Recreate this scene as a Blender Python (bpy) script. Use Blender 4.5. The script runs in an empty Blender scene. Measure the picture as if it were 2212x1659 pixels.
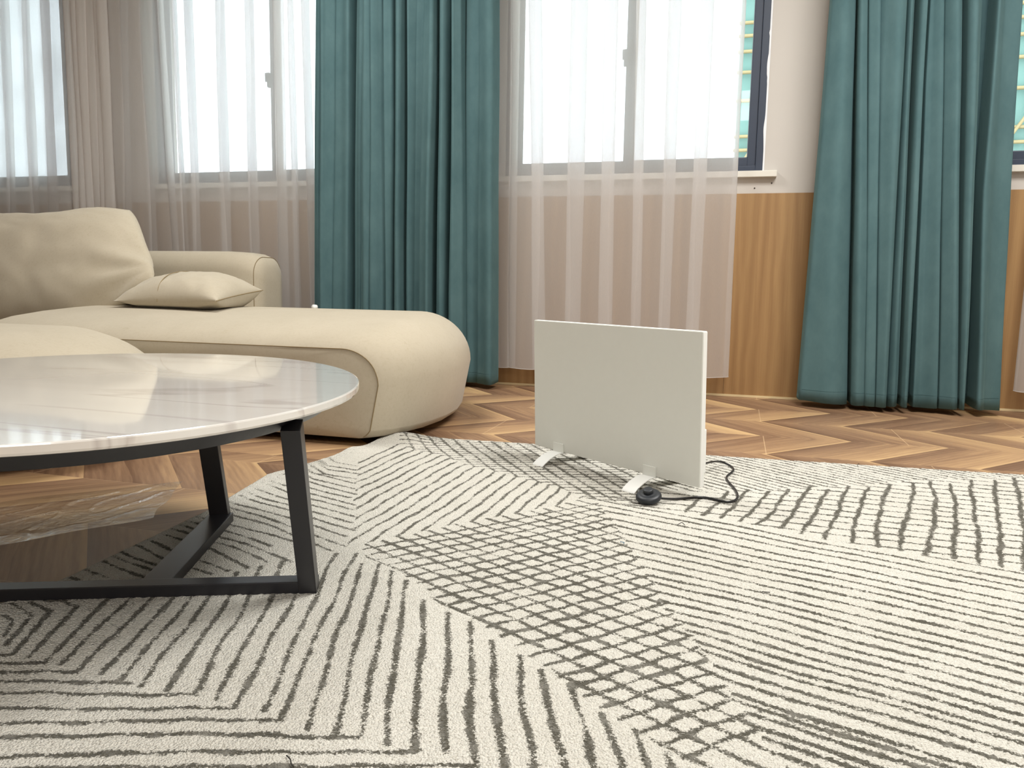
import bpy, bmesh, math, random
import numpy as np
from mathutils import Vector, Matrix, noise as mnoise

C = bpy.context.scene.collection
S = bpy.context.scene
random.seed(7); rng = np.random.default_rng(7)

# ------------------------------------------------------------------ camera
CX, CY, F, H = 1106.0, 829.5, 1690.766, 0.65
R = np.array([[0.96099023, 0.27602838, 0.01749612],
              [0.05073501, -0.11374176, -0.99221408],
              [-0.27188921, 0.9543957, -0.12330902]])   # world -> camera (x right, y down, z forward)
cam = bpy.data.cameras.new('camera'); co = bpy.data.objects.new('camera', cam); C.objects.link(co)
cam.sensor_width = 36.0; cam.lens = F / 2212 * 36; cam.clip_start = 0.02; cam.clip_end = 200
M = Matrix([[R[0][i], -R[1][i], -R[2][i]] for i in range(3)]).to_4x4(); M.translation = (0, 0, H)
co.matrix_world = M
S.camera = co
S.view_settings.view_transform = 'Standard'; S.view_settings.look = 'None'
S.view_settings.gamma = 1; S.view_settings.use_curve_mapping = False
S.view_settings.exposure = 1.0
S.cycles.transparent_max_bounces = 32
S.cycles.max_bounces = 10

def ray(x, y):
    return R.T @ np.array([x - CX, y - CY, F])
def flo(x, y, z=0.0):
    """point of height z seen at photograph position x, y"""
    d = ray(x, y); t = (z - H) / d[2]; return Vector((d[0] * t, d[1] * t, z))
def wal(x, y, Y):
    d = ray(x, y); t = Y / d[1]; return Vector((d[0] * t, Y, d[2] * t + H))

# ------------------------------------------------------------------ daylight and lamps
w = bpy.data.worlds.new('sky'); S.world = w; w.use_nodes = True
bg = w.node_tree.nodes['Background']; bg.inputs[0].default_value = (0.86, 0.93, 1.0, 1); bg.inputs[1].default_value = 2.35

def lamp(name, loc, size, power, col, size_y=None):
    l = bpy.data.lights.new(name, 'AREA'); l.energy = power; l.color = col; l.size = size
    if size_y: l.shape = 'RECTANGLE'; l.size_y = size_y
    o = bpy.data.objects.new(name, l); C.objects.link(o); o.location = loc
    return o
lamp('ceiling_lamp', (1.1, 2.4, 3.4), 1.6, 80, (1.0, 0.99, 0.955))
lamp('ceiling_lamp', (-2.2, 3.2, 3.4), 1.0, 35, (1.0, 0.99, 0.955))
lamp('ceiling_lamp', (0.8, -2.6, 3.4), 2.0, 62, (1.0, 0.99, 0.955))
lamp('ceiling_lamp', (-2.6, -2.0, 3.4), 0.8, 4, (1.0, 0.99, 0.955))

# ------------------------------------------------------------------ node helpers
def s2l(r, g, b):
    f = lambda c: (c / 255 / 12.92) if c / 255 <= 0.04045 else ((c / 255 + 0.055) / 1.055) ** 2.4
    return (f(r), f(g), f(b), 1)

class NT:
    def __init__(self, name):
        self.m = bpy.data.materials.new(name); self.m.use_nodes = True
        self.t = self.m.node_tree; self.n = self.t.nodes; self.l = self.t.links
        self.out = self.n['Material Output']; self.bsdf = self.n['Principled BSDF']
    def node(self, kind, **kw):
        n = self.n.new(kind)
        for k, v in kw.items():
            if k.startswith('i_'):
                key = k[2:]; key = int(key) if key.isdigit() else key.replace('_', ' ')
                self.set(n.inputs[key], v)
            else: setattr(n, k, v)
        return n
    def set(self, sock, v):
        if isinstance(v, bpy.types.NodeSocket): self.l.new(v, sock)
        else: sock.default_value = v
    def math(self, op, a, b=None, c=None, clamp=False):
        n = self.n.new('ShaderNodeMath'); n.operation = op; n.use_clamp = clamp
        self.set(n.inputs[0], a)
        if b is not None: self.set(n.inputs[1], b)
        if c is not None: self.set(n.inputs[2], c)
        return n.outputs[0]
    def sstep(self, x, a, b, lo=0.0, hi=1.0):
        n = self.n.new('ShaderNodeMapRange'); n.interpolation_type = 'SMOOTHSTEP'
        for i, v in enumerate((x, a, b, lo, hi)): self.set(n.inputs[i], v)
        return n.outputs[0]
    def mix(self, f, a, b, mode='MIX'):
        n = self.n.new('ShaderNodeMix'); n.data_type = 'RGBA'; n.blend_type = mode
        self.set(n.inputs[0], f); self.set(n.inputs[6], a); self.set(n.inputs[7], b)
        return n.outputs[2]
    def ramp(self, f, stops):
        n = self.n.new('ShaderNodeValToRGB'); e = n.color_ramp.elements
        while len(e) < len(stops): e.new(0.5)
        for el, (p, c) in zip(e, stops): el.position = p; el.color = c
        self.set(n.inputs[0], f); return n.outputs[0]
    def coord(self, kind='Object'):
        return self.n.new('ShaderNodeTexCoord').outputs[kind]
    def noise(self, vec, scale, detail=2.0, rough=0.5, dist=0.0, dim='3D'):
        n = self.n.new('ShaderNodeTexNoise'); n.noise_dimensions = dim
        if vec is not None: self.l.new(vec, n.inputs['Vector'])
        n.inputs['Scale'].default_value = scale; n.inputs['Detail'].default_value = detail
        n.inputs['Roughness'].default_value = rough; n.inputs['Distortion'].default_value = dist
        return n.outputs[0]
    def bump(self, h, strength, dist=0.01):
        n = self.n.new('ShaderNodeBump'); n.inputs['Strength'].default_value = strength
        n.inputs['Distance'].default_value = dist; self.l.new(h, n.inputs['Height'])
        self.l.new(n.outputs[0], self.bsdf.inputs['Normal']); return n.outputs[0]
    def mapping(self, vec, scale=(1, 1, 1), loc=(0, 0, 0), rot=(0, 0, 0)):
        n = self.n.new('ShaderNodeMapping'); self.l.new(vec, n.inputs[0])
        n.inputs['Scale'].default_value = scale; n.inputs['Location'].default_value = loc
        n.inputs['Rotation'].default_value = rot; return n.outputs[0]

def plain(name, col, rough=0.5, metal=0.0, var=0.06, scale=12.0, bump=0.0, coat=0.0):
    t = NT(name); v = t.noise(t.coord(), scale, 3)
    k = [c * (1 - var) for c in col[:3]] + [1]; j = [min(1, c * (1 + var)) for c in col[:3]] + [1]
    t.set(t.bsdf.inputs['Base Color'], t.mix(v, k, j))
    t.bsdf.inputs['Roughness'].default_value = rough; t.bsdf.inputs['Metallic'].default_value = metal
    t.bsdf.inputs['Coat Weight'].default_value = coat
    if bump: t.bump(t.noise(t.coord(), scale * 8, 2), bump, 0.002)
    return t.m

# ------------------------------------------------------------------ materials
def mat_floor():
    t = NT('chevron_oak_floor'); sep = t.node('ShaderNodeSeparateXYZ'); t.l.new(t.coord(), sep.inputs[0])
    X, Y = sep.outputs[0], sep.outputs[1]
    # board rows run along x; the plank edges zigzag across them
    sw = t.math('LESS_THAN', Y, 2.55)
    sel = lambda a, b: t.math('ADD', b, t.math('MULTIPLY', sw, a - b))
    c = t.math('DIVIDE', t.math('SUBTRACT', Y, sel(1.65, 3.254)), sel(0.386, 0.413))
    pp = t.math('PINGPONG', c, 1.0)
    xb = t.math('SUBTRACT', X, sel(-1.648, 0.141))
    yp = t.math('SUBTRACT', xb, t.math('MULTIPLY', pp, 0.372))
    band = t.math('DIVIDE', yp, 0.383)
    bi = t.math('FLOOR', band); bf = t.math('FRACT', band)
    ci = t.math('FLOOR', c); cfr = t.math('FRACT', c)
    # tone per plank, repeating every four planks
    com = t.node('ShaderNodeCombineXYZ'); t.l.new(t.math('FLOORED_MODULO', bi, 4.0), com.inputs[0]); t.l.new(t.math('FLOORED_MODULO', ci, 4.0), com.inputs[1]); t.l.new(sw, com.inputs[2])
    wn = t.node('ShaderNodeTexWhiteNoise', noise_dimensions='3D'); t.l.new(com.outputs[0], wn.inputs[0])
    tone = t.math('ADD', 0.25, t.math('MULTIPLY', wn.outputs[0], 0.42))
    # grain along the plank
    ym = t.math('MULTIPLY', pp, 0.413)
    u = t.math('ADD', t.math('MULTIPLY', xb, 0.667), t.math('MULTIPLY', ym, 0.745))
    v = t.math('SUBTRACT', t.math('MULTIPLY', xb, 0.745), t.math('MULTIPLY', ym, 0.667))
    gc = t.node('ShaderNodeCombineXYZ'); t.l.new(u, gc.inputs[0]); t.l.new(v, gc.inputs[1]); t.l.new(t.math('MULTIPLY', bi, 3.7), gc.inputs[2])
    g1 = t.noise(t.mapping(gc.outputs[0], (1.6, 18, 1)), 1.0, 4, 0.6, 0.6)
    g2 = t.noise(t.mapping(gc.outputs[0], (8.0, 160, 1)), 1.0, 3, 0.6, 0.3)
    wv = t.node('ShaderNodeTexWave', wave_type='BANDS', bands_direction='Y'); t.l.new(t.mapping(gc.outputs[0], (1.2, 6, 1)), wv.inputs[0])
    wv.inputs['Scale'].default_value = 2.2; wv.inputs['Distortion'].default_value = 9; wv.inputs['Detail'].default_value = 3; wv.inputs['Detail Scale'].default_value = 0.8
    sl = t.noise(t.mapping(gc.outputs[0], (1.6, 6.0, 1.7)), 1.0, 2)
    bw = t.math('ADD', bf, t.math('MULTIPLY', t.math('SUBTRACT', sl, 0.5), 0.28))
    sub = t.math('GREATER_THAN', bw, 0.46)
    saw = t.math('ADD', t.math('MULTIPLY', bw, 0.72), t.math('MULTIPLY', sub, t.math('SUBTRACT', t.math('MULTIPLY', wn.outputs[0], 0.34), 0.30)))
    grad = t.math('ADD', -0.27, t.math('ADD', saw, t.math('MULTIPLY', t.sstep(bf, 0.93, 0.985), 0.22)))
    k = t.math('ADD', t.math('ADD', t.math('MULTIPLY', tone, 0.75), t.math('MULTIPLY', t.math('SUBTRACT', g1, 0.5), 0.75)), t.math('ADD', grad, t.math('MULTIPLY', wv.outputs[0], 0.10)))
    k = t.math('ADD', k, t.math('MULTIPLY', t.math('SUBTRACT', g2, 0.5), 0.28), clamp=True)
    col = t.ramp(k, [(0.0, s2l(112, 84, 64)), (0.3, s2l(143, 112, 86)), (0.6, s2l(176, 142, 106)), (1.0, s2l(206, 172, 126))])
    # joints: hairlines between the rows and at the board ends
    e = t.math('MINIMUM', cfr, t.math('SUBTRACT', 1.0, cfr))
    par = t.math('FLOORED_MODULO', ci, 2.0)
    ex_ = t.math('ABSOLUTE', t.math('SUBTRACT', t.math('FLOORED_MODULO', t.math('ADD', xb, t.math('ADD', 0.6, t.math('MULTIPLY', par, 0.6))), 1.2), 0.6))
    j = t.math('MAXIMUM', t.math('MULTIPLY', t.math('LESS_THAN', e, 0.004), 0.25), t.math('MULTIPLY', t.math('LESS_THAN', ex_, 0.0018), 0.5))
    col = t.mix(j, col, s2l(222, 190, 150))
    t.set(t.bsdf.inputs['Base Color'], col)
    t.set(t.bsdf.inputs['Roughness'], t.math('ADD', 0.36, t.math('MULTIPLY', g1, 0.16)))
    t.bsdf.inputs['Specular IOR Level'].default_value = 0.35
    t.bump(g2, 0.12, 0.001)
    return t.m

def mat_panel():
    t = NT('oak_wall_panelling'); o = t.coord()
    sep = t.node('ShaderNodeSeparateXYZ'); t.l.new(o, sep.inputs[0])
    g = t.noise(t.mapping(o, (9, 1, 0.5)), 1.0, 5, 0.62, 0.6)
    f = t.noise(t.mapping(o, (210, 1, 2.5)), 1.0, 3, 0.6)
    wv = t.node('ShaderNodeTexWave', wave_type='BANDS', bands_direction='X'); t.l.new(t.mapping(o, (3.0, 1, 0.55)), wv.inputs[0])
    wv.inputs['Scale'].default_value = 1.6; wv.inputs['Distortion'].default_value = 7; wv.inputs['Detail'].default_value = 3
    k = t.math('ADD', t.math('ADD', 0.11, t.math('MULTIPLY', g, 0.52)), t.math('ADD', t.math('MULTIPLY', f, 0.25), t.math('MULTIPLY', wv.outputs[0], 0.12)))
    col = t.ramp(k, [(0.25, s2l(128, 94, 56)), (0.5, s2l(150, 114, 72)), (0.72, s2l(170, 134, 88)), (0.9, s2l(190, 154, 108))])
    t.set(t.bsdf.inputs['Base Color'], col); t.bsdf.inputs['Roughness'].default_value = 0.5
    t.bump(f, 0.15, 0.001); return t.m

def mat_rug():
    t = NT('wool_rug'); o = t.coord()
    at = t.node('ShaderNodeAttribute', attribute_name='line_field'); at.attribute_type = 'GEOMETRY'
    n1 = t.noise(o, 9.0, 2); n2 = t.noise(o, 210.0, 3, 0.7); n3 = t.noise(o, 38.0, 2)
    d = t.math('ADD', at.outputs['Fac'], t.math('ADD', t.math('MULTIPLY', t.math('SUBTRACT', n1, 0.5), 0.008),
              t.math('ADD', t.math('MULTIPLY', t.math('SUBTRACT', n2, 0.5), 0.022), t.math('MULTIPLY', t.math('SUBTRACT', n3, 0.5), 0.012))))
    m = t.math('MULTIPLY', t.sstep(d, 0.0012, -0.0026), t.sstep(n3, 0.25, 0.5, 0.8, 1.0))
    vo = t.node('ShaderNodeTexVoronoi', i_Scale=300.0); t.l.new(o, vo.inputs['Vector'])
    tuft = vo.outputs['Distance']
    big = t.noise(o, 3.0, 3)
    cream = t.mix(big, s2l(218, 214, 202), s2l(236, 233, 224))
    spk = t.noise(o, 330.0, 2, 0.7)
    cream = t.mix(t.sstep(spk, 0.54, 0.68, 0, 0.55), cream, s2l(134, 126, 106))
    dark = t.mix(t.noise(o, 190.0, 3, 0.7), s2l(58, 56, 47), s2l(104, 100, 86))
    t.set(t.bsdf.inputs['Base Color'], t.mix(m, cream, dark))
    t.bsdf.inputs['Roughness'].default_value = 1.0; t.bsdf.inputs['Specular IOR Level'].default_value = 0.05
    t.bsdf.inputs['Sheen Weight'].default_value = 0.15; t.bsdf.inputs['Sheen Roughness'].default_value = 0.6
    hgt = t.math('ADD', t.math('MULTIPLY', n2, 1.0), t.math('MULTIPLY', tuft, -0.9))
    t.bump(hgt, 0.75, 0.007); return t.m

def mat_linen(name, a, b, sc=420):
    t = NT(name); o = t.coord()
    n = t.noise(o, 5.0, 4, 0.6); f = t.noise(t.mapping(o, (1, 1, 2.5)), sc, 2, 0.7)
    col = t.mix(n, a, b)
    st = t.sstep(t.noise(o, 13.0, 5, 0.8), 0.60, 0.80, 0, 0.45)
    col = t.mix(st, col, s2l(150, 132, 98))
    col = t.mix(t.sstep(t.noise(o, 75.0, 3, 0.7), 0.45, 0.75, 0, 0.16), col, s2l(150, 134, 104))
    col = t.mix(t.math('MULTIPLY', f, 0.42), col, s2l(158, 142, 114))
    t.set(t.bsdf.inputs['Base Color'], col); t.bsdf.inputs['Roughness'].default_value = 0.95
    t.bsdf.inputs['Specular IOR Level'].default_value = 0.1
    t.bsdf.inputs['Sheen Weight'].default_value = 0.2; t.bsdf.inputs['Sheen Roughness'].default_value = 0.5
    t.bump(f, 0.25, 0.002); return t.m

def mat_velvet():
    t = NT('teal_velvet'); o = t.coord()
    n = t.noise(t.mapping(o, (1, 1, 0.6)), 7.0, 4, 0.65); f = t.noise(o, 500, 2)
    col = t.mix(n, s2l(66, 94, 99), s2l(96, 124, 127))
    t.set(t.bsdf.inputs['Base Color'], col); t.bsdf.inputs['Roughness'].default_value = 0.85
    t.bsdf.inputs['Specular IOR Level'].default_value = 0.1
    t.bsdf.inputs['Sheen Weight'].default_value = 0.25; t.bsdf.inputs['Sheen Roughness'].default_value = 0.35
    t.bsdf.inputs['Sheen Tint'].default_value = s2l(170, 215, 215)
    t.bump(f, 0.1, 0.001); return t.m

def mat_sheer(name, tint, alpha):
    t = NT(name); o = t.coord()
    f = t.noise(t.mapping(o, (900, 900, 60)), 1.0, 2)
    g = t.noise(t.mapping(o, (12, 12, 0.5)), 1.0, 2)
    di = t.node('ShaderNodeBsdfDiffuse'); di.inputs[0].default_value = tint
    tr = t.node('ShaderNodeBsdfTranslucent'); tr.inputs[0].default_value = tint
    tp = t.node('ShaderNodeBsdfTransparent'); tp.inputs[0].default_value = (0.97, 0.97, 1, 1)
    m1 = t.node('ShaderNodeMixShader'); m1.inputs[0].default_value = 0.5; t.l.new(di.outputs[0], m1.inputs[1]); t.l.new(tr.outputs[0], m1.inputs[2])
    lw = t.node('ShaderNodeLayerWeight', i_Blend=0.35)
    fac = t.math('ADD', t.math('ADD', alpha - 0.08, t.math('MULTIPLY', lw.outputs['Facing'], 0.3)), t.math('ADD', t.math('MULTIPLY', f, 0.08), t.math('MULTIPLY', g, 0.08)), clamp=True)
    m2 = t.node('ShaderNodeMixShader'); t.l.new(fac, m2.inputs[0]); t.l.new(tp.outputs[0], m2.inputs[1]); t.l.new(m1.outputs[0], m2.inputs[2])
    t.l.new(m2.outputs[0], t.out.inputs[0]); return t.m

def mat_marble():
    t = NT('white_marble'); o = t.coord()
    q = t.mapping(o, (0.35, 2.2, 1), rot=(0, 0, math.radians(-32)))
    a = t.noise(q, 1.5, 4, 0.5, 0.8)
    vein = t.math('SUBTRACT', 1.0, t.math('MULTIPLY', t.math('ABSOLUTE', t.math('SUBTRACT', a, 0.5)), 60.0), clamp=True)
    col = t.mix(t.math('MULTIPLY', vein, 0.45), s2l(232, 230, 225), s2l(168, 158, 156))
    col = t.mix(t.sstep(t.noise(q, 1.1, 4), 0.5, 0.8, 0, 0.3), col, s2l(190, 184, 180))
    t.set(t.bsdf.inputs['Base Color'], col); t.bsdf.inputs['Roughness'].default_value = 0.06
    t.bsdf.inputs['IOR'].default_value = 1.65; t.bsdf.inputs['Coat Weight'].default_value = 0.5; t.bsdf.inputs['Coat Roughness'].default_value = 0.03
    return t.m

def mat_glass():
    t = NT('window_glass'); tp = t.node('ShaderNodeBsdfTransparent'); tp.inputs[0].default_value = (0.93, 0.97, 0.96, 1)
    gl = t.node('ShaderNodeBsdfGlossy'); gl.inputs['Roughness'].default_value = 0.02
    fr = t.node('ShaderNodeFresnel', i_IOR=1.45); v = t.noise(t.coord(), 3)
    m = t.node('ShaderNodeMixShader'); t.l.new(t.math('MULTIPLY', fr.outputs[0], t.math('ADD', 0.7, t.math('MULTIPLY', v, 0.2))), m.inputs[0])
    t.l.new(tp.outputs[0], m.inputs[1]); t.l.new(gl.outputs[0], m.inputs[2]); t.l.new(m.outputs[0], t.out.inputs[0]); return t.m

def mat_film():
    t = NT('clear_plastic_film'); tp = t.node('ShaderNodeBsdfTransparent')
    gl = t.node('ShaderNodeBsdfGlossy'); gl.inputs['Roughness'].default_value = 0.12
    fr = t.node('ShaderNodeFresnel', i_IOR=1.5)
    n = t.noise(t.coord(), 14, 4, 0.7, 1.5)
    b = t.node('ShaderNodeBump', i_Strength=0.35, i_Distance=0.01); t.l.new(n, b.inputs['Height'])
    t.l.new(b.outputs[0], gl.inputs['Normal']); t.l.new(b.outputs[0], fr.inputs['Normal'])
    m = t.node('ShaderNodeMixShader'); t.l.new(t.math('MULTIPLY', fr.outputs[0], 0.4), m.inputs[0])
    t.l.new(tp.outputs[0], m.inputs[1]); t.l.new(gl.outputs[0], m.inputs[2]); t.l.new(m.outputs[0], t.out.inputs[0]); return t.m

def mat_net():
    t = NT('green_scaffold_netting'); o = t.coord()
    n = t.noise(t.mapping(o, (3.0, 3, 0.5)), 1.0, 4, 0.6); f = t.noise(t.mapping(o, (9, 9, 1.2)), 1.0, 3)
    t.set(t.bsdf.inputs['Base Color'], t.mix(t.math('ADD', t.math('MULTIPLY', n, 0.6), t.math('MULTIPLY', f, 0.4)), (0.09, 0.20, 0.165, 1), (0.20, 0.30, 0.27, 1)))
    t.bsdf.inputs['Roughness'].default_value = 0.9; return t.m

MF = mat_floor(); MP = mat_panel(); MRUG = mat_rug(); MV = mat_velvet(); MMAR = mat_marble(); MG = mat_glass(); MFILM = mat_film(); MNET = mat_net()
ML = mat_linen('beige_linen', s2l(184, 175, 156), s2l(201, 192, 174))
MSEAM = plain('seam_thread', s2l(140, 122, 90), 0.9)
MSH = mat_sheer('white_sheer_voile', (0.87, 0.85, 0.825, 1), 0.55)
MSHL = mat_sheer('gathered_sheer_lining', (0.97, 0.94, 0.91, 1), 0.66)
MWALL = plain('white_wall_paint', s2l(202, 196, 189), 0.85, var=0.03, scale=3, bump=0.05)
MCEIL = plain('ceiling_paint', s2l(232, 230, 226), 0.9, var=0.02)
MFRAME = plain('navy_grey_aluminium', s2l(48, 58, 76), 0.45, var=0.05)
MGASK = plain('grey_gasket', s2l(120, 130, 140), 0.6)
MSILL = plain('cream_sill_stone', s2l(222, 218, 208), 0.4, var=0.03)
MFOAM = plain('white_sealant', s2l(238, 240, 244), 0.7, var=0.03)
MBASE = plain('pale_edge_strip', s2l(222, 200, 156), 0.6)
MBLK = plain('black_metal', s2l(36, 36, 41), 0.34, var=0.15, scale=5)
MBLKP = plain('black_plastic', s2l(34, 38, 44), 0.45, var=0.08)
MCORD = plain('black_rubber_cord', s2l(28, 28, 30), 0.35)
MHEAT = plain('white_coated_steel', s2l(232, 234, 228), 0.5, var=0.015, scale=40, bump=0.03)
MWHT = plain('white_plastic', s2l(240, 241, 238), 0.4, var=0.02)
MYEL = plain('yellow_scaffold_pole', (0.31, 0.235, 0.11, 1), 0.6)
MCONC = plain('pale_concrete', (0.30, 0.32, 0.32, 1), 0.9)
MTHR = plain('dark_thread', s2l(50, 48, 44), 0.8); MTHB = plain('blue_thread', s2l(70, 120, 150), 0.8)
MHOLE = plain('screw_hole_shadow', s2l(60, 50, 44), 0.9)

# ------------------------------------------------------------------ geometry helpers
def mesh_obj(name, verts, faces, mat, parent=None, smooth=False):
    me = bpy.data.meshes.new(name); me.from_pydata([tuple(v) for v in verts], [], faces); me.update()
    if mat: me.materials.append(mat)
    if smooth: me.polygons.foreach_set('use_smooth', [True] * len(me.polygons))
    o = bpy.data.objects.new(name, me); C.objects.link(o)
    if parent: o.parent = parent
    return o
def bm_obj(name, bm, mat, parent=None, smooth=False):
    bmesh.ops.recalc_face_normals(bm, faces=bm.faces)
    me = bpy.data.meshes.new(name); bm.to_mesh(me); bm.free()
    if mat: me.materials.append(mat)
    if smooth: me.polygons.foreach_set('use_smooth', [True] * len(me.polygons))
    o = bpy.data.objects.new(name, me); C.objects.link(o)
    if parent: o.parent = parent
    return o
def add_box(bm, x0, x1, y0, y1, z0, z1, bev=0.0, mat4=None):
    r = bmesh.ops.create_cube(bm, size=1)
    for v in r['verts']:
        v.co = Vector(((x0 + x1) / 2 + v.co.x * (x1 - x0), (y0 + y1) / 2 + v.co.y * (y1 - y0), (z0 + z1) / 2 + v.co.z * (z1 - z0)))
    vs = r['verts']
    if bev:
        es = list({e for v in vs for e in v.link_edges})
        q = bmesh.ops.bevel(bm, geom=es, offset=bev, segments=2, affect='EDGES', profile=0.7)
        vs = list({v for f in q['faces'] for v in f.verts} | {v for v in vs if v.is_valid})
    if mat4 is not None:
        for v in vs: v.co = mat4 @ v.co
def box(name, x0, x1, y0, y1, z0, z1, mat, parent=None, bev=0.0, mat4=None):
    bm = bmesh.new(); add_box(bm, x0, x1, y0, y1, z0, z1, bev, mat4); return bm_obj(name, bm, mat, parent)
def tube(name, pts, r, mat, parent=None, seg=8, bez=True, closed=False):
    cu = bpy.data.curves.new(name, 'CURVE'); cu.dimensions = '3D'; cu.bevel_depth = r; cu.bevel_resolution = 3; cu.resolution_u = seg
    sp = cu.splines.new('NURBS' if bez else 'POLY'); sp.points.add(len(pts) - 1)
    for p, q in zip(sp.points, pts): p.co = (*q, 1)
    if bez: sp.order_u = 4; sp.use_endpoint_u = True
    sp.use_cyclic_u = closed; cu.use_fill_caps = True
    tmp = bpy.data.objects.new(name + '_c', cu); C.objects.link(tmp)
    dg = bpy.context.evaluated_depsgraph_get(); me = bpy.data.meshes.new_from_object(tmp.evaluated_get(dg))
    bpy.data.objects.remove(tmp); bpy.data.curves.remove(cu)
    me.name = name; me.materials.clear(); me.materials.append(mat)
    me.polygons.foreach_set('use_smooth', [True] * len(me.polygons))
    o = bpy.data.objects.new(name, me); C.objects.link(o)
    if parent: o.parent = parent
    return o
def bar(name, a, b, wx, wy, mat, parent=None, side=None, bev=0.002):
    """rectangular bar from a to b; wx across `side`, wy the other way"""
    a = Vector(a); b = Vector(b); d = (b - a); L = d.length; d.normalize()
    sd = Vector(side).normalized(); sd = (sd - d * sd.dot(d)).normalized(); up = sd.cross(d)
    m = Matrix((sd, up, d)).transposed().to_4x4(); m.translation = a
    bm = bmesh.new(); add_box(bm, -wx / 2, wx / 2, -wy / 2, wy / 2, 0, L, bev, m)
    return bm_obj(name, bm, mat, parent)
def tag(o, label=None, cat=None, group=None, kind=None):
    for k, v in (('label', label), ('category', cat), ('group', group), ('kind', kind)):
        if v: o[k] = v
    return o
def thing(name, label, cat, group=None):
    o = bpy.data.objects.new(name, None); C.objects.link(o); o.empty_display_size = 0.1
    return tag(o, label, cat, group)
def struct(o): o['kind'] = 'structure'; return o
def set_origin(root, loc):
    """move an Empty to its base without moving its parts"""
    loc = Vector(loc)
    for ch in root.children: ch.location = ch.location - loc
    root.location = loc
def centre_mesh(o, loc):
    loc = Vector(loc); o.data.transform(Matrix.Translation(-loc)); o.location = loc
    for ch in o.children: ch.location = ch.location - loc
    return o

# ------------------------------------------------------------------ room shell
XL, XR, YB, YF, ZC = -7.2, 4.4, -4.0, 5.016, 3.5
struct(box('floor', XL - .1, XR + .1, YB - .1, YF + .25, -0.08, 0.0, MF))
struct(box('ceiling', XL - .1, XR + .1, YB - .1, YF + .25, ZC, ZC + .1, MCEIL))
struct(box('wall_left', XL - .15, XL, YB, YF, 0, ZC, MWALL))
struct(box('wall_right', XR, XR + .15, YB, YF, 0, ZC, MWALL))
struct(box('wall_front', XL - .1, XR + .1, YB - .15, YB, 0, ZC, MWALL))
WIN = [(-6.85, -4.95), (-4.20, -2.30), (-1.50, 0.111), (1.20, 2.90)]; WZ0, WZ1 = 1.358, 3.10
bm = bmesh.new()
add_box(bm, XL - .1, XR + .1, YF, YF + .22, 0, WZ0 - .001)
add_box(bm, XL - .1, XR + .1, YF, YF + .22, WZ1, ZC)
ed = [XL - .1] + [v for q in WIN for v in q] + [XR + .1]
for i in range(0, len(ed), 2): add_box(bm, ed[i], ed[i + 1], YF, YF + .22, WZ0 - .001, WZ1)
# plaster crack lines are left to the paint; screw holes below the third sill
struct(bm_obj('wall_back', bm, MWALL))
for nm, (px, py) in zip(('trim_3', 'trim_4'), ((1630, 406.5), (1667, 395.5))):
    p = wal(px, py, YF); bm = bmesh.new()
    bmesh.ops.create_cone(bm, cap_ends=True, segments=14, radius1=.0045, radius2=.0038, depth=.004, matrix=Matrix.Translation((p.x, YF - .0015, p.z)) @ Matrix.Rotation(math.pi / 2, 4, 'X'))
    struct(bm_obj(nm, bm, MHOLE))
# oak panelling: long boards butted together
bm = bmesh.new(); xs = [XL, -6.1, -4.95, -3.73, -2.5, -1.28, -0.06, 1.16, 2.38, 3.6, XR]
for a, b in zip(xs[:-1], xs[1:]): add_box(bm, a + .0006, b - .0006, YF - .012, YF, 0.004, 1.230, .0008)
struct(bm_obj('trim_1', bm, MP))
struct(box('baseboard_back', XL, XR, YF - .022, YF - .0125, 0, 0.012, MBASE))

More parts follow.
